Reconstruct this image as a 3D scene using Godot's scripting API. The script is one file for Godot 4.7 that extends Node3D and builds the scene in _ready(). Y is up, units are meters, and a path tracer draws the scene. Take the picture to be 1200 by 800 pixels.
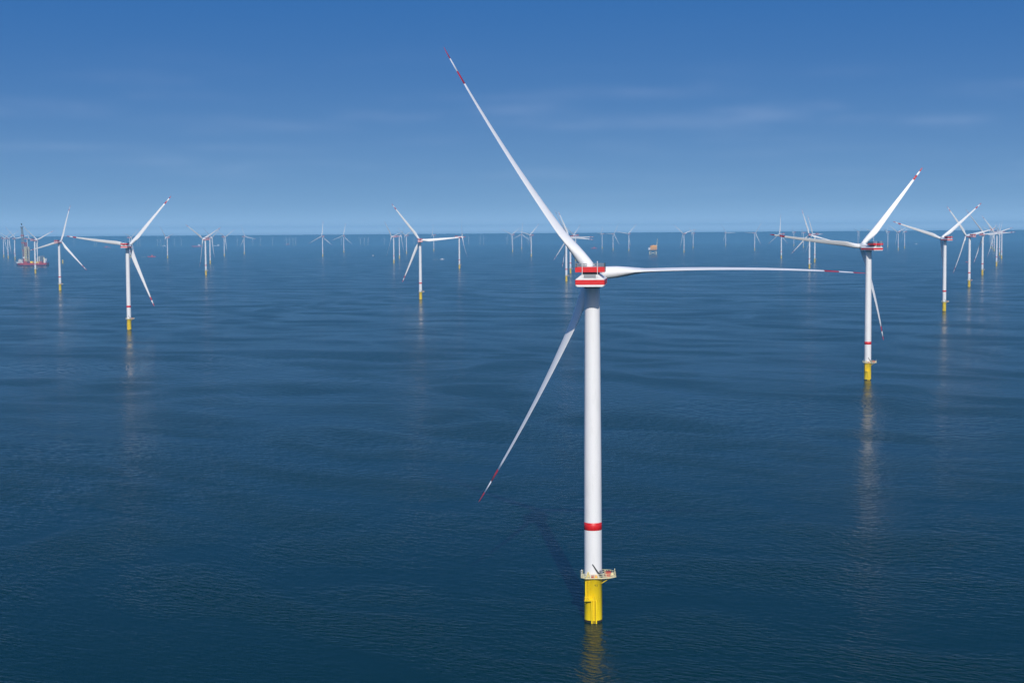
extends Node3D
# An offshore wind farm on a calm sea, seen from the air. Metres; the origin is the foot of the nearest turbine; the view runs along -z.

var mats := {}
var meshes := {}
var taken := {}

# ------------------------------------------------------------------ camera, sky, sun, exposure
func _ready() -> void:
	var cam := Camera3D.new()
	cam.name = "camera"
	cam.fov = 24.40
	cam.near = 1.0
	cam.far = 500000.0
	cam.position = Vector3(-29.93, 146.12, 586.25)
	cam.basis = Basis(Vector3.RIGHT, -0.0689) * Basis(Vector3.BACK, -0.0068)
	add_child(cam)
	cam.current = true

	var env := Environment.new()
	env.background_mode = Environment.BG_SKY
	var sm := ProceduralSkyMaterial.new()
	sm.sky_top_color = Color(0.125, 0.362, 0.622)
	sm.sky_horizon_color = Color(0.504, 0.659, 0.797)
	sm.sky_curve = 0.040
	sm.ground_bottom_color = sm.sky_horizon_color
	sm.ground_horizon_color = sm.sky_horizon_color
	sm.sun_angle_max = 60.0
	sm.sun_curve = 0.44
	sm.sky_cover = cloud_cover()
	sm.sky_cover_modulate = Color(1, 1, 1, 1)
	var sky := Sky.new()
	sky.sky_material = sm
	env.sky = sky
	env.tonemap_mode = Environment.TONE_MAPPER_LINEAR
	env.tonemap_exposure = 1.17
	env.volumetric_fog_enabled = true
	env.volumetric_fog_density = 0.0
	env.sdfgi_enabled = true
	env.ssao_enabled = true
	env.ssil_enabled = true
	var we := WorldEnvironment.new()
	we.name = "daylight"
	we.environment = env
	add_child(we)

	var sun := DirectionalLight3D.new()
	sun.name = "sun"
	sun.light_energy = 1.0
	sun.light_color = Color(1.0, 0.975, 0.94)
	sun.light_angular_distance = 0.5
	sun.shadow_enabled = true
	add_child(sun)
	var el := deg_to_rad(30.0)
	var az := deg_to_rad(4.5)
	sun.look_at_from_position(Vector3.ZERO, Vector3(-sin(az) * cos(el), -sin(el), -cos(az) * cos(el)))

	make_materials()
	sea()
	haze()
	turbines()
	vessels()

# ------------------------------------------------------------------ materials
func paint(key: String, srgb: Color, rough := 0.45, metallic := 0.0) -> StandardMaterial3D:
	var m := StandardMaterial3D.new()
	m.resource_name = key
	m.albedo_color = srgb
	m.roughness = rough
	m.metallic = metallic
	mats[key] = m
	return m

func weathered(key: String, srgb: Color, spread: float, rough: float, scale: Vector3, sid: int) -> StandardMaterial3D:
	var m := paint(key, Color.WHITE, rough)
	var n := FastNoiseLite.new()
	n.seed = sid
	n.noise_type = FastNoiseLite.TYPE_SIMPLEX_SMOOTH
	n.frequency = 0.012
	n.fractal_octaves = 5
	n.fractal_gain = 0.55
	var g := Gradient.new()
	g.offsets = PackedFloat32Array([0.0, 0.45, 1.0])
	g.colors = PackedColorArray([srgb.darkened(spread), srgb, srgb.lightened(spread * 0.4)])
	var t := NoiseTexture2D.new()
	t.width = 512
	t.height = 512
	t.seamless = true
	t.noise = n
	t.color_ramp = g
	m.albedo_texture = t
	m.uv1_triplanar = true
	m.uv1_scale = scale
	return m

func make_materials() -> void:
	weathered("white_paint", Color(0.90, 0.905, 0.91), 0.05, 0.42, Vector3(0.05, 0.012, 0.05), 3)
	weathered("blade_white", Color(0.915, 0.92, 0.925), 0.035, 0.38, Vector3(0.03, 0.01, 0.03), 4)
	weathered("yellow_paint", Color(1.0, 0.87, 0.0), 0.09, 0.5, Vector3(0.11, 0.03, 0.11), 5)
	weathered("red_paint", Color(0.83, 0.10, 0.10), 0.08, 0.45, Vector3(0.1, 0.1, 0.1), 6)
	paint("blade_red", Color(0.72, 0.10, 0.12), 0.45)
	paint("growth", Color(0.16, 0.14, 0.09), 0.9)
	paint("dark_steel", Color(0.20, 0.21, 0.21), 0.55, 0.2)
	paint("gap_shade", Color(0.05, 0.05, 0.055), 0.8)  # near-black that paints the shade of the recess under the hoist deck
	paint("grey_steel", Color(0.55, 0.57, 0.59), 0.5)
	paint("pale_rail", Color(0.90, 0.87, 0.70), 0.5)
	paint("rust_red", Color(0.70, 0.27, 0.20), 0.6)
	paint("orange_paint", Color(1.0, 0.70, 0.16), 0.55)
	paint("hull_red", Color(0.74, 0.20, 0.18), 0.5)
	paint("hull_blue", Color(0.12, 0.20, 0.34), 0.5)
	paint("foam", Color(0.86, 0.90, 0.92), 0.9)

# ------------------------------------------------------------------ shapes
func start(smooth := false) -> SurfaceTool:
	var st := SurfaceTool.new()
	st.begin(Mesh.PRIMITIVE_TRIANGLES)
	st.set_smooth_group(0 if smooth else -1)
	return st

func tri(st: SurfaceTool, a: Vector3, b: Vector3, c: Vector3, out: Vector3) -> void:
	# front faces run clockwise
	if (b - a).cross(c - a).dot(out) > 0.0:
		var k := b
		b = c
		c = k
	st.add_vertex(a)
	st.add_vertex(b)
	st.add_vertex(c)

func quad(st: SurfaceTool, a: Vector3, b: Vector3, c: Vector3, d: Vector3, out: Vector3) -> void:
	tri(st, a, b, c, out)
	tri(st, a, c, d, out)

func add_box(st: SurfaceTool, c: Vector3, s: Vector3, turn := 0.0) -> void:
	var b := Basis(Vector3.UP, turn)
	var h := s * 0.5
	var p := []
	for i in 8:
		p.append(c + b * Vector3(h.x * (1 if i & 1 else -1), h.y * (1 if i & 2 else -1), h.z * (1 if i & 4 else -1)))
	quad(st, p[0], p[1], p[3], p[2], b * Vector3(0, 0, -1))
	quad(st, p[4], p[5], p[7], p[6], b * Vector3(0, 0, 1))
	quad(st, p[0], p[2], p[6], p[4], b * Vector3(-1, 0, 0))
	quad(st, p[1], p[3], p[7], p[5], b * Vector3(1, 0, 0))
	quad(st, p[0], p[1], p[5], p[4], Vector3(0, -1, 0))
	quad(st, p[2], p[3], p[7], p[6], Vector3(0, 1, 0))

func add_tube(st: SurfaceTool, a: Vector3, b: Vector3, ra: float, rb: float, sides := 8) -> void:
	var d := (b - a).normalized()
	var u := d.cross(Vector3.RIGHT if absf(d.x) < 0.8 else Vector3.UP).normalized()
	var v := d.cross(u)
	for i in sides:
		var t0 := TAU * i / sides
		var t1 := TAU * (i + 1) / sides
		var e0 := u * cos(t0) + v * sin(t0)
		var e1 := u * cos(t1) + v * sin(t1)
		quad(st, a + e0 * ra, a + e1 * ra, b + e1 * rb, b + e0 * rb, e0 + e1)
		tri(st, a, a + e0 * ra, a + e1 * ra, -d)
		tri(st, b, b + e0 * rb, b + e1 * rb, d)

func lathe(profile: Array, sides := 40) -> ArrayMesh:
	# profile of [radius, height] from the bottom up
	var st := start(true)
	for k in profile.size() - 1:
		var p: Array = profile[k]
		var q: Array = profile[k + 1]
		for i in sides:
			var t0 := TAU * i / sides
			var t1 := TAU * (i + 1) / sides
			var e0 := Vector3(cos(t0), 0, sin(t0))
			var e1 := Vector3(cos(t1), 0, sin(t1))
			var up := Vector3.UP
			var slant: Vector3 = (e0 + e1) * (q[1] - p[1]) - up * 2.0 * (q[0] - p[0])
			if p[0] > 0.001:
				tri(st, e0 * p[0] + up * p[1], e1 * p[0] + up * p[1], e1 * q[0] + up * q[1], slant)
			if q[0] > 0.001:
				tri(st, e0 * p[0] + up * p[1], e1 * q[0] + up * q[1], e0 * q[0] + up * q[1], slant)
	st.index()
	st.generate_normals()
	return st.commit()

func add_prism(st: SurfaceTool, poly: Array, z0: float, z1: float, shrink0 := 1.0, shrink1 := 1.0, pivot := Vector2.ZERO) -> void:
	# convex polygon in x, y swept along z; each end may be drawn in towards the pivot
	var n := poly.size()
	var mid := Vector2.ZERO
	for q in poly:
		mid += q / n
	var e0 := []
	var e1 := []
	for q in poly:
		var a: Vector2 = pivot + (q - pivot) * shrink0
		var b: Vector2 = pivot + (q - pivot) * shrink1
		e0.append(Vector3(a.x, a.y, z0))
		e1.append(Vector3(b.x, b.y, z1))
	for i in n:
		var j := (i + 1) % n
		var o: Vector2 = (poly[i] + poly[j]) * 0.5 - mid
		quad(st, e0[i], e0[j], e1[j], e1[i], Vector3(o.x, o.y, 0))
	for i in range(1, n - 1):
		tri(st, e0[0], e0[i], e0[i + 1], Vector3(0, 0, z0 - z1))
		tri(st, e1[0], e1[i], e1[i + 1], Vector3(0, 0, z1 - z0))

func done(st: SurfaceTool) -> ArrayMesh:
	st.generate_normals()
	return st.commit()

func numbered(called: String) -> String:
	var n: int = taken.get(called, 0)
	taken[called] = n + 1
	return called if n == 0 else "%s_%03d" % [called, n]

func part(called: String, mesh: Mesh, mat: String, parent: Node, xf := Transform3D.IDENTITY) -> MeshInstance3D:
	var o := MeshInstance3D.new()
	o.name = called
	o.mesh = mesh
	o.material_override = mats[mat]
	o.transform = xf
	parent.add_child(o, true)
	return o

func thing(called: String, label: String, category: String, at: Vector3, group := "", turn := 0.0) -> Node3D:
	var o := Node3D.new()
	o.name = numbered(called)
	add_child(o, true)
	o.position = at
	o.rotation.y = turn
	o.set_meta("label", label)
	o.set_meta("category", category)
	if group != "":
		o.set_meta("group", group)
	return o

func at(x: float, y: float, z: float) -> Transform3D:
	return Transform3D(Basis.IDENTITY, Vector3(x, y, z))

# ------------------------------------------------------------------ sky cover, sea, haze
func cloud_cover() -> ImageTexture:
	# pale air low over the horizon and thin far wisps, the same all round the sky
	var w := 2048
	var h := 1024
	var px := PackedFloat32Array()
	px.resize(w * h * 4)
	var n := FastNoiseLite.new()
	n.seed = CLOUD_SEED
	n.noise_type = FastNoiseLite.TYPE_SIMPLEX_SMOOTH
	n.frequency = 1.0
	n.fractal_octaves = 5
	var big := FastNoiseLite.new()
	big.seed = BIG_SEED
	big.noise_type = FastNoiseLite.TYPE_SIMPLEX_SMOOTH
	big.frequency = 1.0
	for y in range(300, h / 2):
		var e := PI * (0.5 - (y + 0.5) / h)
		var far := 1.0 / (sin(e) + 0.06)
		var low := exp(-rad_to_deg(e) / 0.32)
		var belt := exp(-pow((rad_to_deg(e) - 3.5) / 1.9, 2.0))
		for x in w:
			var a := TAU * (x + 0.5) / w
			var q := Vector3(cos(a) * 5.0, far * 0.55, sin(a) * 5.0)
			var v := n.get_noise_3d(q.x * 1.3, q.y * 2.6, q.z * 1.3) * 0.5 + 0.5
			var m := big.get_noise_3d(q.x * 0.55 + 3.0, q.y * 0.8, q.z * 0.55) * 0.5 + 0.5
			var c := smoothstep(0.42, 0.95, v) * smoothstep(0.30, 0.7, m) * belt * CLOUD
			var k := (y * w + x) * 4
			px[k] = 0.55 * low + 0.34 * c
			px[k + 1] = 0.68 * low + 0.32 * c
			px[k + 2] = 0.88 * low + 0.30 * c
			px[k + 3] = 1.0
	return ImageTexture.create_from_image(Image.create_from_data(w, h, false, Image.FORMAT_RGBAF, px.to_byte_array()))

const CLOUD := 0.25
const CLOUD_SEED := 5
const BIG_SEED := 52
const SEA_TILE := 1000.0

func field(w: int, h: int, freq: float, octaves: int, sid: int, size: int) -> PackedFloat32Array:
	# a seamless noise picture stretched to size x size, values about 0 to 1
	var n := FastNoiseLite.new()
	n.seed = sid
	n.noise_type = FastNoiseLite.TYPE_SIMPLEX_SMOOTH
	n.frequency = freq
	n.fractal_octaves = octaves
	n.fractal_gain = 0.5
	var im := n.get_seamless_image(w, h)
	im.convert(Image.FORMAT_RF)
	if w != size or h != size:
		im.resize(size, size, Image.INTERPOLATE_CUBIC)
	return im.get_data().to_float32_array()

func sea_material() -> StandardMaterial3D:
	var N := 2048
	var long_waves := field(512, 1024, 0.06, 2, 11, N)      # about 16 m from crest to crest
	var mid_waves := field(1024, 2048, 0.085, 2, 12, N)    # about 6 m
	var ripples := field(1365, 2048, 0.2, 2, 13, N)        # about 2 m
	var wind := field(256, 512, 0.011, 3, 14, N)           # ruffled and calm water
	var slick := field(512, 768, 0.0075, 2, 15, N)         # winding slicks of smoother water
	var hgt := PackedFloat32Array()
	hgt.resize(N * N)
	var rgh := PackedByteArray()
	rgh.resize(N * N)
	for i in N * N:
		var s := clampf((wind[i] - 0.5) * 1.5 + 0.66, 0.25, 1.0)
		var d := absf(slick[i] - 0.5) * 4.2
		if d < 1.0:
			s *= 0.42 + 0.58 * d * d * (3.0 - 2.0 * d)
		hgt[i] = long_waves[i] * (0.06 + 0.14 * s) + mid_waves[i] * (0.03 + 0.38 * s) + ripples[i] * (0.015 + 0.14 * s)
		rgh[i] = int(255.0 * (0.55 + 0.45 * s))
	var him := Image.create_from_data(N, N, false, Image.FORMAT_RF, hgt.to_byte_array())
	him.bump_map_to_normal_map(N / SEA_TILE * WAVE)
	var rim := Image.create_from_data(N, N, false, Image.FORMAT_L8, rgh)
	var m := paint("sea_water", Color(0.001, 0.165, 0.172), 0.24)
	m.metallic_specular = 0.13
	m.normal_enabled = true
	m.normal_texture = ImageTexture.create_from_image(him)
	m.normal_scale = 1.0
	m.roughness_texture = ImageTexture.create_from_image(rim)
	m.roughness_texture_channel = BaseMaterial3D.TEXTURE_CHANNEL_RED
	return m

const WAVE := 1.6

func sea() -> void:
	sea_material()
	# one flat sheet out to the horizon; its texture coordinates wander slowly so that the wave pattern never lines up with itself
	var n := 220
	var xs := PackedFloat32Array()
	for i in n + 1:
		var t := 2.0 * i / n - 1.0
		xs.append(250000.0 * sinh(5.2 * t) / sinh(5.2))
	var warp := FastNoiseLite.new()
	warp.seed = 77
	warp.frequency = 1.0 / 2600.0
	warp.noise_type = FastNoiseLite.TYPE_SIMPLEX_SMOOTH
	var v := PackedVector3Array()
	var uv := PackedVector2Array()
	var no := PackedVector3Array()
	var tg := PackedFloat32Array()
	var ix := PackedInt32Array()
	for j in n + 1:
		for i in n + 1:
			var x := xs[i]
			var z := xs[j] - 2000.0
			v.append(Vector3(x, 0, z))
			no.append(Vector3.UP)
			tg.append_array(PackedFloat32Array([1, 0, 0, 1]))
			var fade := clampf(1.0 - Vector2(x, z).length() / 40000.0, 0.0, 1.0)
			var a := Vector2(x, z).rotated(-0.4)
			a += Vector2(warp.get_noise_2d(x, z), warp.get_noise_2d(x + 9000.0, z - 4000.0)) * 420.0 * fade
			uv.append(a / SEA_TILE)
	for j in n:
		for i in n:
			var k := j * (n + 1) + i
			ix.append_array(PackedInt32Array([k, k + 1, k + n + 1, k + 1, k + n + 2, k + n + 1]))
	var arr := []
	arr.resize(Mesh.ARRAY_MAX)
	arr[Mesh.ARRAY_VERTEX] = v
	arr[Mesh.ARRAY_NORMAL] = no
	arr[Mesh.ARRAY_TANGENT] = tg
	arr[Mesh.ARRAY_TEX_UV] = uv
	arr[Mesh.ARRAY_INDEX] = ix
	var am := ArrayMesh.new()
	am.add_surface_from_arrays(Mesh.PRIMITIVE_TRIANGLES, arr)
	var o := part("sea", am, "sea_water", self)
	o.set_meta("kind", "structure")
	o.set_meta("label", "calm dark blue sea with fine ripples reaching the horizon")
	o.set_meta("category", "sea")

func haze() -> void:
	# the layer of hazy marine air over this stretch of sea
	var f := FogVolume.new()
	f.name = "haze"
	f.shape = RenderingServer.FOG_VOLUME_SHAPE_BOX
	f.size = Vector3(42000, 250, 42000)
	f.position = Vector3(0, 118, 0)
	var m := FogMaterial.new()
	m.density = 0.000064
	m.albedo = Color(0.555, 0.84, 1.0)
	f.material = m
	f.set_meta("kind", "stuff")
	f.set_meta("label", "thin blue haze lying over the sea")
	f.set_meta("category", "haze")
	add_child(f)

# ------------------------------------------------------------------ wind turbines
const HUB_Y := 130.0
const DECK_Y := 17.2

func blade_mesh(r0: float, r1: float, closed: bool) -> ArrayMesh:
	# a span of the blade along +y: leading edge at -x, bent a little along +z
	var rs := []
	var steps := maxi(2, int(ceil((r1 - r0) / 3.5)))
	for i in steps + 1:
		rs.append(lerpf(r0, r1, float(i) / steps))
	if closed:
		rs.insert(rs.size() - 1, 99.2)
		rs[rs.size() - 1] = 100.0
	var st := start(true)
	var rings := []
	var K := 16
	for r in rs:
		var s: float = r / 100.0
		var root := 1.0 - smoothstep(0.05, 0.21, s)
		var chord: float = lerpf(6.3 * (1.0 - (s - 0.20) * 1.04), 4.7, root)
		if s > 0.955:
			chord *= sqrt(maxf(0.02, 1.0 - pow((s - 0.955) / 0.0455, 2.0)))
		var rel: float = lerpf(0.30 - 0.15 * smoothstep(0.2, 0.6, s), 1.0, root)
		var thick: float = chord * rel
		var twist := deg_to_rad(13.0) * pow(1.0 - s, 2.0)
		var bulge := 8.0 * (s - s * s)
		var ring := []
		for k in K:
			var a := TAU * k / K
			var x := cos(a)                       # -1 leading, +1 trailing
			var shape := lerpf(1.0, (1.0 - x) * 0.5 + 0.12, 0.75 * (1.0 - root))
			var px: float = x * chord * 0.5 + chord * 0.22 * (1.0 - root)
			var pz: float = sin(a) * thick * 0.5 * shape
			var c := Vector2(px, pz).rotated(twist)
			ring.append(Vector3(c.x, r, c.y + bulge))
		rings.append(ring)
	for i in rings.size() - 1:
		var mid := Vector3.ZERO
		for q in rings[i]:
			mid += q / K
		for k in K:
			var l := (k + 1) % K
			var o: Vector3 = (rings[i][k] + rings[i][l]) * 0.5 - mid
			quad(st, rings[i][k], rings[i][l], rings[i + 1][l], rings[i + 1][k], Vector3(o.x, 0, o.z))
	for e in [0, rings.size() - 1]:
		for k in range(1, K - 1):
			tri(st, rings[e][0], rings[e][k], rings[e][k + 1], Vector3(0, -1 if e == 0 else 1, 0))
	st.index()
	st.generate_normals()
	return st.commit()

func rail_run(st: SurfaceTool, a: Vector3, b: Vector3, height: float, r: float, gap: float) -> void:
	var n := maxi(1, int(round(a.distance_to(b) / gap)))
	for i in n + 1:
		var q := a.lerp(b, float(i) / n)
		add_tube(st, q, q + Vector3(0, height, 0), r, r, 5)
	for k in [0.5, 1.0]:
		add_tube(st, a + Vector3(0, height * k, 0), b + Vector3(0, height * k, 0), r, r, 5)

func deck_outline() -> Array:
	return [Vector2(-4.7, -2.6), Vector2(-3.0, -4.6), Vector2(3.4, -4.6), Vector2(7.0, -3.6), Vector2(8.6, -1.4), Vector2(8.6, 1.6), Vector2(6.6, 3.4), Vector2(3.2, 4.5), Vector2(-3.0, 4.6), Vector2(-4.7, 2.6)]

func prepare_turbine() -> void:
	meshes.pile = lathe([[3.36, -4.0], [3.36, 16.6], [3.6, 16.7], [3.6, DECK_Y - 0.25]], 56)
	meshes.growth = lathe([[3.38, -3.0], [3.40, 0.5], [3.385, 0.8]], 56)
	meshes.tower = lathe([[3.3, DECK_Y], [3.3, 34.0], [3.22, 60.0], [3.0, 90.0], [2.8, 124.0], [2.8, 125.4]], 56)
	meshes.band = lathe([[3.3, 34.8], [3.325, 34.82], [3.325, 37.68], [3.3, 37.7]], 56)
	meshes.seam = lathe([[3.215, 61.0], [3.245, 61.02], [3.245, 61.2], [3.215, 61.22]], 56)
	meshes.seam_high = lathe([[2.985, 91.9], [3.01, 91.92], [3.01, 92.1], [2.985, 92.12]], 56)
	meshes.collar = lathe([[2.9, 125.3], [3.05, 125.4], [3.05, 126.4]], 40)
	# boat landing
	var st := start()
	add_tube(st, Vector3(0, -2.5, 0), Vector3(0, 8.2, 0), 0.26, 0.26, 10)
	add_tube(st, Vector3(0, 8.2, 0), Vector3(0, 8.6, -0.9), 0.26, 0.26, 10)
	for y in [0.9, 4.2, 7.4]:
		add_tube(st, Vector3(0, y, 0), Vector3(0, y, -1.2), 0.16, 0.16, 6)
	meshes.fender = done(st)
	st = start()
	for s in [-0.35, 0.35]:
		add_tube(st, Vector3(s, -1.5, 0), Vector3(s, 10.6, 0), 0.07, 0.07, 6)
	for i in 40:
		add_tube(st, Vector3(-0.35, -1.4 + i * 0.3, 0), Vector3(0.35, -1.4 + i * 0.3, 0), 0.035, 0.035, 4)
	meshes.ladder = done(st)
	st = start()
	add_box(st, Vector3(0, 0, 0), Vector3(3.3, 0.22, 1.9))
	add_tube(st, Vector3(-1.3, -0.1, -0.6), Vector3(-1.3, -1.5, -1.3), 0.14, 0.14, 6)
	add_tube(st, Vector3(1.2, -0.1, -0.6), Vector3(1.2, -1.3, -1.5), 0.14, 0.14, 6)
	meshes.rest = done(st)
	st = start()
	rail_run(st, Vector3(-1.55, 0.1, 0.9), Vector3(0.3, 0.1, 0.9), 1.2, 0.06, 0.9)
	rail_run(st, Vector3(-1.55, 0.1, -0.9), Vector3(-1.55, 0.1, 0.9), 1.2, 0.06, 0.9)
	meshes.rest_rail = done(st)
	st = start()
	for s in [-0.4, 0.4]:
		add_tube(st, Vector3(s, 0, 0), Vector3(s, 8.2, 0), 0.09, 0.09, 6)
	for i in 27:
		add_tube(st, Vector3(-0.4, 0.2 + i * 0.3, 0), Vector3(0.4, 0.2 + i * 0.3, 0), 0.04, 0.04, 4)
	meshes.upper_ladder = done(st)
	st = start()
	add_tube(st, Vector3(0, 8.3, 0), Vector3(0, 16.7, 0), 0.2, 0.2, 8)
	meshes.cable_tube = done(st)
	# work platform
	st = start()
	var flat := []
	for q in deck_outline():
		flat.append(Vector2(q.x, -q.y))
	add_prism(st, flat, 0, 0.3)
	meshes.deck = done(st)
	st = start()
	for a in [[Vector3(7.5, -0.25, 0), Vector3(3.3, -2.6, 0)], [Vector3(6.2, -0.25, 2.6), Vector3(3.1, -2.6, 1.1)], [Vector3(6.2, -0.25, -2.6), Vector3(3.1, -2.6, -1.1)]]:
		add_tube(st, a[0], a[1], 0.16, 0.16, 6)
	meshes.bracket = done(st)
	var o := deck_outline()
	for i in o.size():
		st = start()
		var p: Vector2 = o[i] * 0.975
		var q: Vector2 = o[(i + 1) % o.size()] * 0.975
		rail_run(st, Vector3(p.x, 0, p.y), Vector3(q.x, 0, q.y), 1.35, 0.075, 1.4)
		meshes["deck_rail_%d" % i] = done(st)
	# davit crane: post, slanting boom laid out like its shadow on the tower, winch
	st = start()
	add_tube(st, Vector3(0, 0, 0), Vector3(0, 2.6, 0), 0.34, 0.28, 10)
	meshes.crane_post = done(st)
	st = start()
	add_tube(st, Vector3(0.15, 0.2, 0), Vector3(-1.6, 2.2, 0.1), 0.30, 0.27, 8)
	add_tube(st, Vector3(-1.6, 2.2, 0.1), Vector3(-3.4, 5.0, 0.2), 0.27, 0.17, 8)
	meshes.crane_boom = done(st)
	st = start()
	add_box(st, Vector3(0, 0.8, 0), Vector3(2.3, 1.6, 1.7))
	add_box(st, Vector3(0, 1.66, 0), Vector3(2.4, 0.14, 1.8))
	meshes.cabinet = done(st)
	st = start()
	add_box(st, Vector3(0, 0.45, 0), Vector3(0.9, 0.9, 0.8))
	meshes.small_box = done(st)
	st = start()
	add_tube(st, Vector3(0, 0, 0), Vector3(0, 2.3, 0), 0.09, 0.07, 6)
	add_tube(st, Vector3(0, 2.3, 0), Vector3(0, 2.7, 0), 0.16, 0.12, 8)
	meshes.lantern = done(st)
	st = start()
	for s in [-0.55, 0.55]:
		add_tube(st, Vector3(s, 0, 0), Vector3(s * 0.25, 2.2, 0), 0.12, 0.12, 6)
	add_tube(st, Vector3(-0.4, 0.8, 0), Vector3(0.4, 0.8, 0), 0.1, 0.1, 6)
	meshes.gate = done(st)
	st = start()
	add_box(st, Vector3(0, 1.15, 0), Vector3(1.2, 2.3, 0.3))
	meshes.door = done(st)
	# nacelle
	st = start()
	var hull := [Vector2(-4.7, -4.6), Vector2(4.7, -4.6), Vector2(5.3, -4.1), Vector2(5.3, -1.9), Vector2(3.0, -0.1), Vector2(-3.0, -0.1), Vector2(-5.3, -1.9), Vector2(-5.3, -4.1)]
	add_prism(st, hull, -7.0, -5.0, 0.86, 1.0, Vector2(0, -2.0))
	add_prism(st, hull, -5.0, 16.7)
	add_prism(st, hull, 16.7, 17.0, 1.0, 0.955, Vector2(0, -2.4))
	meshes.hull = done(st)
	st = start()
	var stripe := [Vector2(-5.33, -3.85), Vector2(5.33, -3.85), Vector2(5.33, -1.98), Vector2(-5.33, -1.98)]
	add_prism(st, stripe, -5.0, 16.72)
	add_prism(st, stripe, 16.72, 17.02, 1.0, 0.96, Vector2(0, -2.9))
	meshes.stripe = done(st)
	st = start()
	add_prism(st, [Vector2(-3.1, -0.2), Vector2(3.1, -0.2), Vector2(3.1, 0.6), Vector2(2.4, 1.0), Vector2(-2.4, 1.0), Vector2(-3.1, 0.6)], -6.5, 5.9)
	meshes.roof_house = done(st)
	st = start()
	add_box(st, Vector3(0, -0.62, 16.7), Vector3(4.4, 1.15, 1.1))
	meshes.cooler = done(st)
	st = start()
	add_box(st, Vector3(0, 0.32, 11.6), Vector3(5.8, 0.84, 9.6))
	meshes.gap = done(st)
	st = start()
	add_box(st, Vector3(0, 0.83, 11.6), Vector3(10.6, 0.2, 10.8))
	meshes.hoist_deck = done(st)
	st = start()
	add_box(st, Vector3(0, 0.85, 0), Vector3(2.55, 1.7, 0.1))
	meshes.skirt = done(st)
	st = start()
	rail_run(st, Vector3(-2.5, 0, 0), Vector3(2.5, 0, 0), 1.35, 0.07, 0.8)
	add_tube(st, Vector3(-2.5, 1.35, 0), Vector3(2.5, 1.35, 0), 0.16, 0.16, 6)
	for k in 3:
		add_tube(st, Vector3(-2.5, 0.25 + 0.3 * k, 0), Vector3(2.5, 0.25 + 0.3 * k, 0), 0.05, 0.05, 4)
	meshes.hoist_rail = done(st)
	st = start()
	add_tube(st, Vector3(0, -1.4, 0), Vector3(0, 4.0, 0), 0.13, 0.10, 8)
	add_tube(st, Vector3(0, 4.0, 0), Vector3(0, 4.3, 0), 0.2, 0.16, 8)
	meshes.mast = done(st)
	# generator drum and hub, built upright along y and laid along the rotor axis later
	meshes.drum = lathe([[0.0, -7.0], [2.9, -7.0], [3.2, -6.6], [3.2, -2.2], [2.9, -1.8], [0.0, -1.8]], 48)
	meshes.spinner = lathe([[0.0, -2.6], [2.5, -2.6], [2.75, -1.6], [2.8, 0.0], [2.6, 1.6], [2.0, 2.9], [1.1, 3.6], [0.0, 3.8]], 40)
	meshes.blade = blade_mesh(1.6, 84.6, false)
	meshes.band_in = blade_mesh(84.6, 89.9, false)
	meshes.band_mid = blade_mesh(89.9, 95.2, false)
	meshes.band_tip = blade_mesh(95.2, 100.0, true)
	var tm := TextMesh.new()
	tm.text = "1A1"
	var f := SystemFont.new()
	f.font_names = PackedStringArray(["Droid Sans"])
	tm.font = f
	tm.font_size = 100
	tm.pixel_size = 0.012
	tm.depth = 0.06
	meshes.mark = tm

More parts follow.
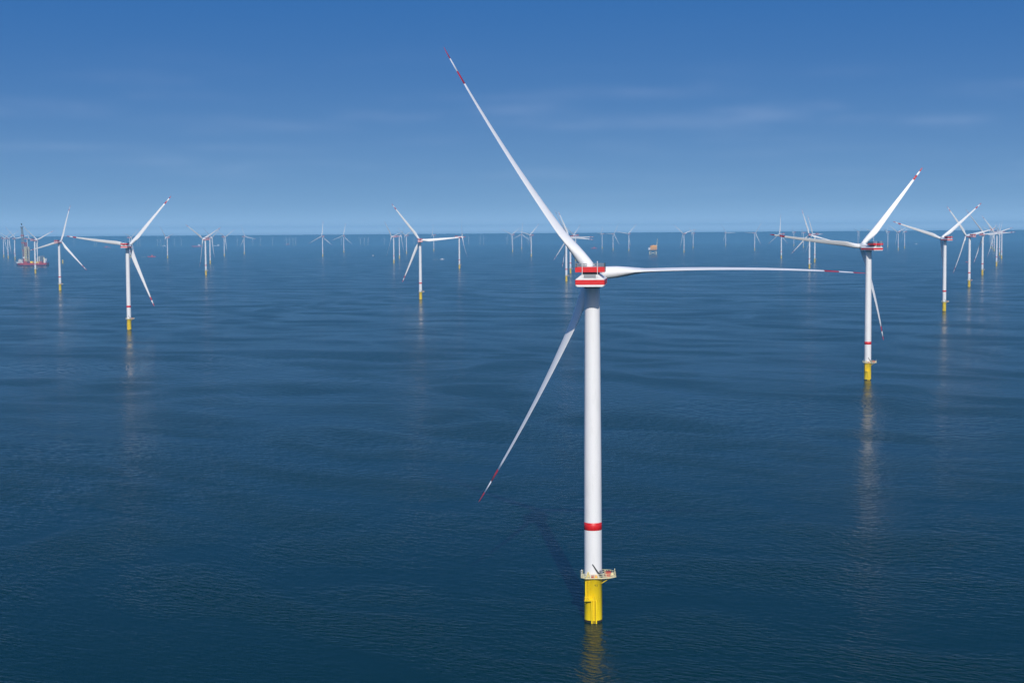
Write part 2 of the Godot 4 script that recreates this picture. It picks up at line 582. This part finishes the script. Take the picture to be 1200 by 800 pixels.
func turbine(x: float, z: float, yaw_deg: float, az_deg: float, label: String, detail: int, feather: Array, span := 1.015) -> void:
	var t := thing("wind_turbine", label, "wind turbine", Vector3(x, 0, z), "wind turbines of the farm")
	var tp := part("transition_piece", meshes.pile, "yellow_paint", t)
	part("growth_band", meshes.growth, "growth", tp)
	if detail >= 1:
		for s in [-0.75, 0.95]:
			part("fender_tube", meshes.fender, "yellow_paint", tp, at(s, 0, 4.5))
		part("boat_ladder", meshes.ladder, "yellow_paint", tp, at(0.1, 0, 4.25))
		part("rest_platform", meshes.rest, "yellow_paint", tp, at(-1.9, 8.7, 3.9))
	if detail >= 2:
		part("rest_railing", meshes.rest_rail, "yellow_paint", tp, at(-1.9, 8.7, 3.9))
		part("upper_ladder", meshes.upper_ladder, "yellow_paint", tp, at(-2.1, 8.7, 2.95))
		part("cable_tube", meshes.cable_tube, "yellow_paint", tp, at(-2.9, 0, 2.0))
		var letters := part("lettering", meshes.mark, "dark_steel", tp, at(0.6, 14.2, 3.30))
		letters.set_meta("label", "small dark characters painted below the platform")
	var tw := part("tower", meshes.tower, "white_paint", t)
	part("red_band", meshes.band, "red_paint", tw)
	if detail >= 2:
		part("section_seam", meshes.seam, "white_paint", tw)
		part("section_seam", meshes.seam_high, "white_paint", tw)
	var lay := Transform3D(Basis(Vector3.RIGHT, -PI / 2), Vector3(0, DECK_Y - 0.25, 0))
	var wp := part("work_platform", meshes.deck, "pale_rail", t, lay)
	if detail >= 1:
		var up := lay.affine_inverse() * at(0, DECK_Y + 0.05, 0)
		for i in deck_outline().size():
			part("railing", meshes["deck_rail_%d" % i], "pale_rail", wp, up)
		part("bracket", meshes.bracket, "yellow_paint", wp, lay.affine_inverse() * at(0, DECK_Y - 0.1, 0))
		part("equipment_box", meshes.cabinet, "rust_red", wp, up * at(5.5, 0, 1.0))
		part("davit_post", meshes.crane_post, "grey_steel", wp, up * at(3.15, 0, 3.1))
		part("davit_shadow_boom", meshes.crane_boom, "dark_steel", wp, up * at(3.0, 0, 3.35))  # dark tone and lean stand in for the crane's shadow on the tower
	if detail >= 2:
		part("equipment_box", meshes.small_box, "rust_red", wp, up_of(lay) * at(-0.4, 0, 3.9))
		part("equipment_box", meshes.small_box, "orange_paint", wp, up_of(lay) * at(0.9, 0, 3.9))
		part("equipment_box", meshes.small_box, "pale_rail", wp, up_of(lay) * at(7.3, 0, -0.6))
		part("access_gate", meshes.gate, "yellow_paint", wp, up_of(lay) * at(-2.0, 0, 4.0))
		part("lantern", meshes.lantern, "pale_rail", wp, up_of(lay) * at(4.6, 0, 2.6))
		part("lantern", meshes.lantern, "pale_rail", wp, up_of(lay) * at(8.1, 0, 0.4))
		part("lantern", meshes.lantern, "white_paint", wp, up_of(lay) * at(-4.4, 0, 2.0))
		part("tower_door", meshes.door, "grey_steel", tw, Transform3D(Basis(Vector3.UP, 0.9), Vector3(2.5, DECK_Y + 0.1, 1.98)))
	part("yaw_collar", meshes.collar, "grey_steel", tw)
	# nacelle: its own axis looks along -z, towards the rotor
	var turn := Basis(Vector3.UP, -deg_to_rad(yaw_deg))
	var nac := part("nacelle", meshes.hull, "white_paint", t, Transform3D(turn, Vector3(0, HUB_Y + 0.9, 0)))
	part("red_stripe", meshes.stripe, "red_paint", nac)
	part("roof_housing", meshes.roof_house, "white_paint", nac)
	part("hoist_deck", meshes.hoist_deck, "red_paint", nac)
	if detail >= 1:
		part("recess_shade", meshes.gap, "gap_shade", nac)  # dark block filling the recess, its colour stands in for shade
		part("cooler", meshes.cooler, "grey_steel", nac)
	for i in 4:
		var c := -3.93 + 2.62 * i
		part("deck_panel", meshes.skirt, "red_paint", nac, at(c, 0.75, 17.0))
		if detail >= 1:
			part("deck_panel", meshes.skirt, "red_paint", nac, at(c, 0.75, 6.2))
		for s in [-1, 1]:
			part("deck_panel", meshes.skirt, "red_paint", nac, Transform3D(Basis(Vector3.UP, PI / 2), Vector3(5.28 * s, 0.75, 7.6 + 2.64 * i)))
	if detail >= 1:
		for s in [-1, 1]:
			part("deck_railing", meshes.hoist_rail, "grey_steel" , nac, Transform3D(Basis.from_scale(Vector3(0.82, 1, 1)), Vector3(3.15 * s, 2.45, 16.9)))
			for k in 2:
				part("deck_railing", meshes.hoist_rail, "dark_steel", nac, Transform3D(Basis(Vector3.UP, PI / 2), Vector3(5.15 * s, 2.45, 9.0 + 5.2 * k)))
			part("mast", meshes.mast, "white_paint", nac, at(2.75 * s, 0.4, 17.2))
	# rotor
	var tilt := turn * Basis(Vector3.RIGHT, deg_to_rad(6.0))
	var over := 13.0
	var hub := Vector3(0, HUB_Y - 1.0, 0) + tilt * Vector3(0, 0, -over)
	var lie := Basis(Vector3.RIGHT, -PI / 2)              # +y of the lathe points along -z
	part("generator", meshes.drum, "white_paint", t, Transform3D(tilt * lie, hub))
	part("hub", meshes.spinner, "white_paint", t, Transform3D(tilt * lie, hub))
	for k in 3:
		var a := deg_to_rad(az_deg + 120.0 * k)
		a += 0.04 * absf(sin(a)) * (1.0 if sin(a) > 0 else -1.0)   # sag under the blade's own weight
		var s := Vector3(sin(a), cos(a), -0.03).normalized()
		var xx := Vector3(cos(a), -sin(a), 0)
		var b := Basis(xx, s, xx.cross(s)).orthonormalized()
		b = tilt * b * Basis(Vector3.UP, -deg_to_rad(feather[k])) * Basis.from_scale(Vector3(1, span, 1))
		var bl := part("blade", meshes.blade, "blade_white", t, Transform3D(b, hub))
		part("red_marking", meshes.band_in, "blade_red", bl)
		part("white_marking", meshes.band_mid, "blade_white", bl)
		part("red_tip", meshes.band_tip, "blade_red", bl)

func up_of(lay: Transform3D) -> Transform3D:
	return lay.affine_inverse() * at(0, DECK_Y + 0.05, 0)

func small_turbine(x: float, z: float, yaw_deg: float, az_deg: float, label: String, group: String) -> void:
	var t := thing("distant_turbine", label, "wind turbine", Vector3(x, 0, z), group)
	part("foundation", meshes.far_foot, "yellow_paint", t)
	part("tower", meshes.far_tower, "white_paint", t)
	var turn := Basis(Vector3.UP, -deg_to_rad(yaw_deg))
	part("nacelle", meshes.far_nacelle, "white_paint", t, Transform3D(turn, Vector3(0, 80, 0)))
	var hub := Vector3(0, 81.5, 0) + turn * Vector3(0, 0, -6)
	part("hub", meshes.far_hub, "white_paint", t, Transform3D(turn * Basis(Vector3.RIGHT, -PI / 2), hub))
	for k in 3:
		var a := deg_to_rad(az_deg + 120.0 * k)
		var b := turn * Basis(Vector3.BACK, -a) * Basis(Vector3.UP, -1.2)
		part("blade", meshes.far_blade, "blade_white", t, Transform3D(b, hub))

func turbines() -> void:
	prepare_turbine()
	var rows := [
		[0.0, 0.0, 5.7, 88.1, "huge white turbine in the foreground with yellow base and red helicopter deck", 2, [84, 104, 100], 1.022],
		[317.7, -950.8, -20, 39.0, "second largest white turbine, at the right, on a yellow base with red tower band", 2, [30, 30, 30]],
		[-621.7, -1848.6, 4, 40.5, "largest white turbine on the left side, on a yellow base", 1, [12, 12, 12]],
		[745.5, -2239.5, -16, 49.5, "white turbine next right of the second largest one, two blades in a wide V", 1, [12, 12, 12]],
		[-230.9, -2892.9, -4, 84.0, "mid-sized white turbine left of the foreground one, one long level blade pointing right", 1, [12, 12, 12]],
		[-1233.4, -3618.4, 12, 18.0, "white turbine left of the large left one, one blade upright, two hanging outwards", 1, [12, 12, 12]],
		[1134.0, -3426.8, -28, 78.0, "white turbine standing just right of the wide-V turbine, foot yellow", 1, [12, 12, 12]],
		[133.2, -4109.7, 48, 87.0, "nearest of three turbines half hidden behind the foreground turbine's upper blade", 1, [12, 12, 12]],
		[-1127.6, -5083.8, -56, 63.0, "white turbine whose upper left blade looks dark, right of the large left turbine", 1, [12, 12, 12]],
		[-1879.7, -5547.3, 32, 67.5, "white turbine standing in front of the red jack-up ship", 1, [12, 12, 12]],
		[1477.7, -4467.5, 40, 84.0, "white turbine second right of the wide-V one, blade tilted up left", 1, [12, 12, 12]],
		[179.9, -5032.4, -24, 94.5, "middle one of three turbines half hidden behind the foreground turbine's upper blade", 1, [12, 12, 12]],
		[-241.7, -5838.8, 80, 24.0, "white turbine seen edge-on where the mid-sized turbine's level blade ends", 1, [12, 12, 12]],
		[1119.8, -5506.3, 4, 103.5, "nearer turbine of the close pair crossed by the second largest turbine's left blade", 1, [12, 12, 12]],
		[1895.4, -5680.7, -28, 75.0, "white turbine with yellow foot third right of the wide-V one", 1, [12, 12, 12]],
		[-1540.3, -7332.1, 52, 61.5, "white turbine standing close behind and right of the dark-bladed one", 0, [12, 12, 12]],
		[-605.4, -7144.2, -64, 76.5, "leftmost and nearest of three clustered small turbines left of the mid-sized one", 0, [12, 12, 12]],
		[1357.0, -6635.7, -48, 88.5, "farther turbine of the close pair crossed by the second largest turbine's left blade", 1, [12, 12, 12]],
		[-2882.4, -8725.8, 40, 99.0, "white turbine rising beside the jack-up ship's tall crane", 0, [12, 12, 12]],
		[-3073.7, -9098.1, 20, 76.5, "white turbine just left of the jack-up ship's bow", 0, [12, 12, 12]],
		[-3297.9, -9671.4, 28, 58.5, "small white turbine second from the left picture edge", 0, [12, 12, 12]],
		[-3530.6, -10306.9, 32, 55.5, "leftmost small white turbine, right at the left picture edge", 0, [12, 12, 12]],
		[301.1, -7559.5, -64, 55.5, "farthest of three turbines half hidden behind the foreground turbine's upper blade", 0, [12, 12, 12]],
		[-678.8, -8566.7, 68, 54.0, "middle one of three clustered small turbines left of the mid-sized one", 0, [12, 12, 12]],
		[2387.9, -7204.5, -64, 51.0, "rightmost turbine of the whole picture, near the right edge", 0, [12, 12, 12]],
		[-2180.9, -9296.2, -72, 75.0, "small turbine between the large left turbine and the dark-bladed one", 0, [12, 12, 12]],
		[-2539.3, -9809.3, 40, 54.0, "small turbine mostly hidden behind the large left turbine's nacelle", 0, [12, 12, 12]],
		[1385.8, -7699.2, -44, 0.0, "white turbine behind the red tip of the second largest turbine's left blade", 0, [12, 12, 12]],
		[-1957.0, -10017.3, 36, 60.0, "small V-bladed turbine first right of the dark-bladed pair on the left", 0, [12, 12, 12]],
		[-1243.1, -9569.3, -32, 4.5, "small turbine with one blade upright and two spread low, left of the white boat", 0, [12, 12, 12]],
		[89.9, -8939.0, -44, 46.5, "right one of two small V-bladed turbines left of the foreground turbine's upper blade", 0, [12, 12, 12]],
		[2692.2, -8222.5, -64, 46.5, "thin turbine just left of the rightmost turbine", 0, [12, 12, 12]],
		[-2009.5, -11121.7, 32, 99.0, "small narrow-looking turbine second right of the dark-bladed pair on the left", 0, [12, 12, 12]],
		[-780.1, -10716.7, -56, 64.5, "rightmost of three clustered small turbines left of the mid-sized one", 0, [12, 12, 12]],
		[-1330.9, -11683.8, -24, 10.5, "small turbine between the spread-bladed turbine and the small white boat", 0, [12, 12, 12]],
		[1159.7, -10301.0, -24, 70.5, "nearer turbine of the pair right of the orange platform", 0, [12, 12, 12]],
		[-20.6, -11364.3, -40, 55.5, "left one of two small V-bladed turbines left of the foreground turbine's upper blade", 0, [12, 12, 12]],
		[-659.3, -12236.1, -72, 0.0, "faint small turbine seen under the mid-sized turbine's level blade", 0, [12, 12, 12]],
		[862.6, -11419.5, -24, 42.0, "third small turbine right of the foreground nacelle, nearest left of the orange platform", 0, [12, 12, 12]],
		[776.7, -11945.9, 40, 31.5, "second small turbine right of the foreground nacelle on the horizon", 0, [12, 12, 12]],
		[3178.5, -9911.2, -56, 51.0, "rightmost of three thin far turbines crowded near the right edge", 0, [12, 12, 12]],
		[1812.0, -11373.6, 40, 34.5, "small turbine halfway between the orange platform and the second largest turbine, blade level left", 0, [12, 12, 12]],
		[2792.3, -10940.0, -24, 64.5, "small V-bladed turbine second right of the second largest turbine's raised blade", 0, [12, 12, 12]],
		[60.1, -13125.0, 0, 4.5, "faint thin turbine between the two small V-bladed ones", 0, [12, 12, 12]],
		[755.6, -13084.9, -68, 36.0, "thin edge-on turbine, first right of the foreground nacelle on the horizon", 0, [12, 12, 12]],
		[1530.4, -12977.0, -60, 66.0, "farther turbine of the pair right of the orange platform", 0, [12, 12, 12]],
		[3082.2, -11917.8, -48, 69.0, "small far turbine third right of the second largest turbine's raised blade", 0, [12, 12, 12]],
		[3527.8, -11093.9, -60, 61.5, "middle one of three thin far turbines crowded near the right edge", 0, [12, 12, 12]],
		[3677.9, -11628.1, -32, 55.5, "leftmost of three thin far turbines crowded near the right edge", 0, [12, 12, 12]],
		[2459.5, -12883.1, -76, 70.5, "faint thin turbine between the red blade tip and the close pair, right one of two", 0, [12, 12, 12]],
		[3102.0, -12559.3, -64, 48.0, "faint turbine first right of the second largest turbine's raised blade", 0, [12, 12, 12]],
		[2025.1, -14562.4, 36, 88.5, "lone faint turbine second right of the orange platform's pair of turbines", 0, [12, 12, 12]],
		[2687.0, -14611.4, -72, 84.0, "faint thin turbine between the red blade tip and the close pair, left one of two", 0, [12, 12, 12]],
		[3226.2, -13614.8, -20, 49.5, "far turbine mostly hidden behind the second largest turbine's nacelle", 0, [12, 12, 12]],
		[3565.2, -15799.9, 56, 57.0, "small far turbine just left of the second largest turbine's nacelle", 0, [12, 12, 12]],
	]
	for q in rows:
		turbine(q[0], q[1], q[2], q[3], q[4], q[5], q[6], q[7] if q.size() > 7 else 1.015)
	# the farther farm, a row of smaller machines almost lost in the haze
	meshes.far_foot = lathe([[2.4, -3.0], [2.4, 12.0], [2.9, 12.1], [2.9, 12.8]], 16)
	meshes.far_tower = lathe([[2.1, 12.8], [1.5, 78.0]], 16)
	var st := start()
	add_box(st, Vector3(0, 1.5, 1.5), Vector3(4, 4, 11))
	add_box(st, Vector3(0, -1.2, 0), Vector3(3.2, 1.6, 3.4))
	meshes.far_nacelle = done(st)
	meshes.far_hub = lathe([[0.0, -1.6], [1.8, -1.5], [2.0, 0.0], [1.3, 1.6], [0.0, 2.2]], 16)
	st = start(true)
	for i in 6:
		var y0 := 1.5 + 9.4 * i
		var y1 := 1.5 + 9.4 * (i + 1)
		add_tube(st, Vector3(0, y0, 0), Vector3(0, y1, 0), [1.1, 1.3, 1.0, 0.75, 0.55, 0.35][i], [1.3, 1.0, 0.75, 0.55, 0.35, 0.1][i], 8)
	meshes.far_blade = done(st)
	var rng := RandomNumberGenerator.new()
	rng.seed = 5
	for q in [
		[-6073, -21251, "first from the left of the faint tiny far turbines beyond the large left turbine", "faint far turbines beyond the large left turbine"],
		[-5764, -21146, "second from the left of the faint tiny far turbines beyond the large left turbine", "faint far turbines beyond the large left turbine"],
		[-5732, -21135, "third from the left of the faint tiny far turbines beyond the large left turbine", "faint far turbines beyond the large left turbine"],
		[-5119, -20924, "fourth from the left of the faint tiny far turbines beyond the large left turbine", "faint far turbines beyond the large left turbine"],
		[-5082, -20912, "fifth from the left of the faint tiny far turbines beyond the large left turbine", "faint far turbines beyond the large left turbine"],
		[-4825, -20824, "first from the left of the faint tiny far turbines left of the dark-bladed turbine", "faint far turbines left of the dark-bladed turbine"],
		[-4775, -20806, "second from the left of the faint tiny far turbines left of the dark-bladed turbine", "faint far turbines left of the dark-bladed turbine"],
		[-4578, -20739, "third from the left of the faint tiny far turbines left of the dark-bladed turbine", "faint far turbines left of the dark-bladed turbine"],
		[-4476, -20704, "fourth from the left of the faint tiny far turbines left of the dark-bladed turbine", "faint far turbines left of the dark-bladed turbine"],
		[-3674, -20429, "first from the left of the faint tiny far turbines right of the dark-bladed pair", "faint far turbines right of the dark-bladed pair"],
		[-3454, -20354, "second from the left of the faint tiny far turbines right of the dark-bladed pair", "faint far turbines right of the dark-bladed pair"],
		[-3351, -20319, "third from the left of the faint tiny far turbines right of the dark-bladed pair", "faint far turbines right of the dark-bladed pair"],
		[-3180, -20260, "fourth from the left of the faint tiny far turbines right of the dark-bladed pair", "faint far turbines right of the dark-bladed pair"],
		[-2984, -20193, "fifth from the left of the faint tiny far turbines right of the dark-bladed pair", "faint far turbines right of the dark-bladed pair"],
		[-2944, -20179, "sixth from the left of the faint tiny far turbines right of the dark-bladed pair", "faint far turbines right of the dark-bladed pair"],
		[-2897, -20163, "seventh from the left of the faint tiny far turbines right of the dark-bladed pair", "faint far turbines right of the dark-bladed pair"],
		[-2861, -20151, "eighth from the left of the faint tiny far turbines right of the dark-bladed pair", "faint far turbines right of the dark-bladed pair"],
		[-2240, -19938, "first from the left of the faint tiny far turbines around the small white boat", "faint far turbines around the small white boat"],
		[-1982, -19849, "second from the left of the faint tiny far turbines around the small white boat", "faint far turbines around the small white boat"],
		[-1931, -19832, "third from the left of the faint tiny far turbines around the small white boat", "faint far turbines around the small white boat"],
		[-1880, -19814, "fourth from the left of the faint tiny far turbines around the small white boat", "faint far turbines around the small white boat"],
		[-1665, -19740, "fifth from the left of the faint tiny far turbines around the small white boat", "faint far turbines around the small white boat"],
		[-1273, -19606, "sixth from the left of the faint tiny far turbines around the small white boat", "faint far turbines around the small white boat"],
		[-569, -19365, "first from the left of the faint tiny far turbines right of the edge-on turbine", "faint far turbines right of the edge-on turbine"],
		[-423, -19315, "second from the left of the faint tiny far turbines right of the edge-on turbine", "faint far turbines right of the edge-on turbine"],
		[-378, -19299, "third from the left of the faint tiny far turbines right of the edge-on turbine", "faint far turbines right of the edge-on turbine"],
		[-84, -19199, "fourth from the left of the faint tiny far turbines right of the edge-on turbine", "faint far turbines right of the edge-on turbine"],
		[179, -19108, "fifth from the left of the faint tiny far turbines right of the edge-on turbine", "faint far turbines right of the edge-on turbine"],
	]:
		small_turbine(q[0], q[1], rng.randf_range(-60, 60), rng.randf_range(0, 120), q[2], q[3])

# ------------------------------------------------------------------ ships and platform
func hull_mesh(length: float, beam: float, depth: float, draught: float, sheer := 0.0) -> ArrayMesh:
	# bow at -x
	var st := start()
	var top := [Vector2(-0.5, 0.0), Vector2(-0.40, 0.30), Vector2(-0.28, 0.47), Vector2(-0.1, 0.5), Vector2(0.46, 0.5), Vector2(0.5, 0.42)]
	var ring := []
	for q in top:
		ring.append(q)
	for i in range(top.size() - 1, 0, -1):
		ring.append(Vector2(top[i].x, -top[i].y))
	var n := ring.size()
	for i in n:
		var a: Vector2 = ring[i]
		var b: Vector2 = ring[(i + 1) % n]
		var la := depth + sheer * pow(maxf(0.0, -a.x * 2.0), 3.0)
		var lb := depth + sheer * pow(maxf(0.0, -b.x * 2.0), 3.0)
		var ta := Vector3(a.x * length, la, a.y * beam)
		var tb := Vector3(b.x * length, lb, b.y * beam)
		var ba := Vector3(a.x * length * 0.93 + 0.02 * length, -draught, a.y * beam * 0.82)
		var bb := Vector3(b.x * length * 0.93 + 0.02 * length, -draught, b.y * beam * 0.82)
		var o := Vector3((a.x + b.x) * length, 0, (a.y + b.y) * beam)
		quad(st, ba, bb, tb, ta, o)
		tri(st, Vector3(0, depth, 0), ta, tb, Vector3.UP)
		tri(st, Vector3(0, -draught, 0), ba, bb, Vector3.DOWN)
	return done(st)

func boxes(list: Array) -> ArrayMesh:
	var st := start()
	for b in list:
		add_box(st, b[0], b[1])
	return done(st)

func lattice(w0: float, w1: float, h: float, bays: int, r: float) -> ArrayMesh:
	# a square lattice column
	var st := start()
	var c := [Vector2(-1, -1), Vector2(1, -1), Vector2(1, 1), Vector2(-1, 1)]
	for i in bays:
		var y0 := h * i / bays
		var y1 := h * (i + 1) / bays
		var a := lerpf(w0, w1, float(i) / bays) * 0.5
		var b := lerpf(w0, w1, float(i + 1) / bays) * 0.5
		for k in 4:
			var p: Vector2 = c[k]
			var q: Vector2 = c[(k + 1) % 4]
			add_tube(st, Vector3(p.x * a, y0, p.y * a), Vector3(p.x * b, y1, p.y * b), r, r, 5)
			add_tube(st, Vector3(p.x * a, y0, p.y * a), Vector3(q.x * b, y1, q.y * b), r * 0.7, r * 0.7, 4)
			add_tube(st, Vector3(p.x * b, y1, p.y * b), Vector3(q.x * b, y1, q.y * b), r * 0.7, r * 0.7, 4)
	return done(st)

func column(r0: float, r1: float, h: float) -> ArrayMesh:
	return lathe([[0.0, 0.0], [r0, 0.0], [r1, h], [0.0, h]], 14)

func ship(label: String, category: String, x: float, z: float, length: float, turn: float, hull: String, house: String, house_at: float) -> void:
	var s := length
	var t := thing("ship", label, category, Vector3(x, 0, z), "", turn)
	part("hull", hull_mesh(s, s * 0.2, s * 0.09, s * 0.04, s * 0.03), hull, t)
	var hs := part("deckhouse", boxes([[Vector3(house_at * s, s * 0.15, 0), Vector3(s * 0.24, s * 0.12, s * 0.16)], [Vector3(house_at * s, s * 0.235, 0), Vector3(s * 0.16, s * 0.05, s * 0.15)]]), house, t)
	part("window_band", boxes([[Vector3(house_at * s, s * 0.24, 0), Vector3(s * 0.162, s * 0.018, s * 0.152)]]), "dark_steel", hs)
	part("mast", column(s * 0.008, s * 0.005, s * 0.14), "grey_steel", t, at(house_at * s, s * 0.26, 0))
	part("funnel", boxes([[Vector3(house_at * s + s * 0.13, s * 0.17, 0), Vector3(s * 0.05, s * 0.16, s * 0.06)]]), hull, t)

func vessels() -> void:
	# jack-up installation ship
	var j := thing("jack_up_ship", "red jack-up installation ship with tall lattice crane at the far left", "ship", Vector3(-2371, 0, -7125), "", -0.08)
	var hu := part("hull", hull_mesh(158, 46, 14, 5, 3), "hull_red", j)
	part("boot_stripe", hull_mesh(158.6, 46.4, 4.5, 4.9, 0), "hull_blue", hu)
	part("bow_plating", boxes([[Vector3(-60, 16.4, 0), Vector3(26, 5.6, 27)]]), "white_paint", j)
	part("bow_house", boxes([[Vector3(-51, 21, 0), Vector3(22, 13, 36)], [Vector3(-53, 30.5, 0), Vector3(15, 6, 34)]]), "white_paint", j)
	part("window_band", boxes([[Vector3(-51, 19, 0), Vector3(22.4, 1.6, 36.4)], [Vector3(-51, 24, 0), Vector3(22.4, 1.6, 36.4)], [Vector3(-53, 31, 0), Vector3(15.4, 2.2, 34.4)]]), "dark_steel", j)
	part("helideck", column(13, 13, 1.2), "dark_steel", j, at(-68, 28, 0))
	for q in [Vector2(-24, -16), Vector2(-24, 16), Vector2(50, -16), Vector2(50, 16)]:
		part("leg", lattice(8, 8, 96 if q.x < 0 else 52, 12 if q.x < 0 else 7, 0.95), "grey_steel" if q.x > 0 else "pale_rail", j, at(q.x, -4, q.y))
		part("leg_housing", boxes([[Vector3(q.x, 18, q.y), Vector3(13, 8, 11)]]), "rust_red", j)
	var cr := part("crane_base", column(9, 7.5, 22), "rust_red", j, at(-34, 14, 0))
	part("crane_cab", boxes([[Vector3(2, 27, 0), Vector3(20, 10, 14)]]), "white_paint", cr)
	part("crane_mast", lattice(16, 9, 70, 6, 1.3), "rust_red", cr, at(3, 30, 0))
	part("crane_boom", lattice(13, 6, 150, 14, 1.25), "grey_steel", cr, Transform3D(Basis(Vector3.BACK, 0.06), Vector3(-3, 24, 3)))
	for y in [62.0, 98.0, 134.0]:
		part("boom_joint", boxes([[Vector3(-3 - 0.06 * (y - 24), y, 3), Vector3(13, 5, 12)]]), "rust_red", cr)
	part("boom_head", boxes([[Vector3(-12, 172, 3), Vector3(9, 9, 7)], [Vector3(-12.5, 188, 3), Vector3(4.5, 9, 4)]]), "dark_steel", cr)
	for i in 5:
		part("tower_section", column(3.0, 2.6, 22 + 5 * (i % 3)), "white_paint" if i % 2 else "pale_rail", j, at(16 + 11 * i, 13.5, -7 + 5 * (i % 3)))
	part("deck_cargo", boxes([[Vector3(2, 18, 8), Vector3(14, 9, 12)], [Vector3(30, 16.5, 15), Vector3(26, 6, 8)]]), "yellow_paint", j)
	part("deck_container", boxes([[Vector3(-8, 16.5, 17), Vector3(9, 6, 6)], [Vector3(44, 16.5, 6), Vector3(7, 6, 12)]]), "hull_blue", j)
	part("blade_rack", boxes([[Vector3(70, 24, 0), Vector3(4, 21, 26)], [Vector3(74, 30, 4), Vector3(3, 14, 8)], [Vector3(65, 20, 6), Vector3(3, 13, 8)]]), "white_paint", j)

	# converter platform
	var p := thing("offshore_platform", "orange yellow offshore platform on legs right of the foreground turbine", "platform", Vector3(869, 0, -9452))
	for q in [Vector2(-21, -17), Vector2(21, -17), Vector2(-21, 17), Vector2(21, 17)]:
		part("leg", column(2.6, 2.2, 26), "pale_rail", p, at(q.x, -3, q.y))
	var st := start()
	for z in [-17.0, 17.0]:
		add_tube(st, Vector3(-21, 2, z), Vector3(21, 20, z), 1.0, 1.0, 6)
		add_tube(st, Vector3(21, 2, z), Vector3(-21, 20, z), 1.0, 1.0, 6)
	for x in [-21.0, 21.0]:
		add_tube(st, Vector3(x, 2, -17), Vector3(x, 20, 17), 1.0, 1.0, 6)
	part("cross_brace", done(st), "pale_rail", p)
	part("lower_deck", boxes([[Vector3(0, 24, 0), Vector3(52, 3, 44)], [Vector3(2, 28, 0), Vector3(40, 6, 36)]]), "dark_steel", p)
	part("topside", boxes([[Vector3(3, 43, 0), Vector3(40, 24, 40)], [Vector3(6, 57, 0), Vector3(28, 5, 32)]]), "orange_paint", p)
	part("gallery", boxes([[Vector3(3, 37, 0), Vector3(46, 1.2, 45)], [Vector3(3, 47, 0), Vector3(46, 1.2, 45)]]), "dark_steel", p)
	part("living_block", boxes([[Vector3(-23, 37, 4), Vector3(12, 14, 30)]]), "white_paint", p)
	part("helideck", column(11, 11, 1.2), "dark_steel", p, at(-20, 58, 0))
	part("helideck_prop", column(1.2, 1.2, 16), "grey_steel", p, at(-20, 43, 0))
	part("crane_post", column(2.2, 1.8, 40), "pale_rail", p, at(25, 30, 10))
	part("crane_boom", lattice(3.5, 2, 34, 6, 0.4), "pale_rail", p, Transform3D(Basis(Vector3.BACK, -0.12), Vector3(25, 68, 10)))

	# a yellow foundation still waiting for its turbine
	var f := thing("turbine_foundation", "bare yellow turbine foundation without a tower, beside the upright-bladed turbine on the left", "foundation", Vector3(-2404, 0, -7769))
	part("transition_piece", meshes.pile, "yellow_paint", f)
	part("cover", lathe([[3.6, 16.9], [3.5, 18.2], [1.5, 19.4], [0.0, 19.6]], 24), "pale_rail", f)
	part("growth_band", meshes.growth, "growth", f)

	ship("red service ship far behind the foreground turbine's red nacelle", "ship", 699, -13350, 56, 0.25, "hull_red", "rust_red", 0.0)
	ship("red supply ship right of the large left turbine's hanging blade", "ship", -2426, -9930, 52, 0.35, "hull_red", "rust_red", 0.05)
	ship("small white boat alone between the spread-bladed turbine and the three clustered ones", "boat", -913, -9503, 34, 0.7, "hull_blue", "white_paint", -0.02)
	ship("tiny white workboat on the water below the edge-on turbine by the level blade", "boat", -413, -8153, 24, 0.2, "white_paint", "white_paint", 0.0)
	ship("long ship with red hull and white deckhouses left of the dark-bladed turbine", "ship", -3829, -18491, 118, 0.1, "hull_red", "white_paint", 0.25)
	ship("far red ship seen below the large left turbine's level blade", "ship", -4857, -18285, 84, 0.1, "hull_red", "rust_red", -0.1)
	ship("far white ship beside the small turbine left of the dark-bladed one", "ship", -4478, -19643, 60, 0.15, "white_paint", "white_paint", 0.1)
	ship("far low white ship just left of the small V-bladed turbine on the left", "ship", -3809, -19651, 84, 0.0, "white_paint", "white_paint", 0.3)
	ship("tiny red boat between the wide-V turbine and its right neighbour", "boat", 2003, -6460, 18, 0.5, "hull_red", "rust_red", 0.0)
	ship("tiny far white boat left of the wide-V turbine", "boat", 4058, -15367, 36, 0.4, "white_paint", "white_paint", 0.0)
	ship("far reddish ship at the right end of the first faint turbine row", "ship", -3150, -21400, 70, 0.2, "hull_red", "rust_red", 0.1)
	wake("white foam trail behind the red supply ship", -2426, -9930, 0.35, 52)
	wake("white foam trail behind the tiny white workboat", -413, -8153, 0.2, 40)

func wake(label: String, x: float, z: float, turn: float, length: float) -> void:
	# churned foam: many small uneven flecks lying on the water astern
	var rng := RandomNumberGenerator.new()
	rng.seed = int(length)
	var st := start()
	for i in 160:
		var d := rng.randf()
		var c := Vector3(-length * (0.45 + 0.9 * d), 0.1 + 0.15 * rng.randf(), rng.randf_range(-1, 1) * (2.0 + 4.0 * d))
		add_box(st, c, Vector3(rng.randf_range(0.8, 3.0), 0.3, rng.randf_range(0.8, 2.6)), rng.randf() * PI)
	var o := part(numbered("foam_wake"), done(st), "foam", self, Transform3D(Basis(Vector3.UP, turn), Vector3(x, 0, z)))
	o.set_meta("kind", "stuff")
	o.set_meta("label", label)
	o.set_meta("category", "foam")
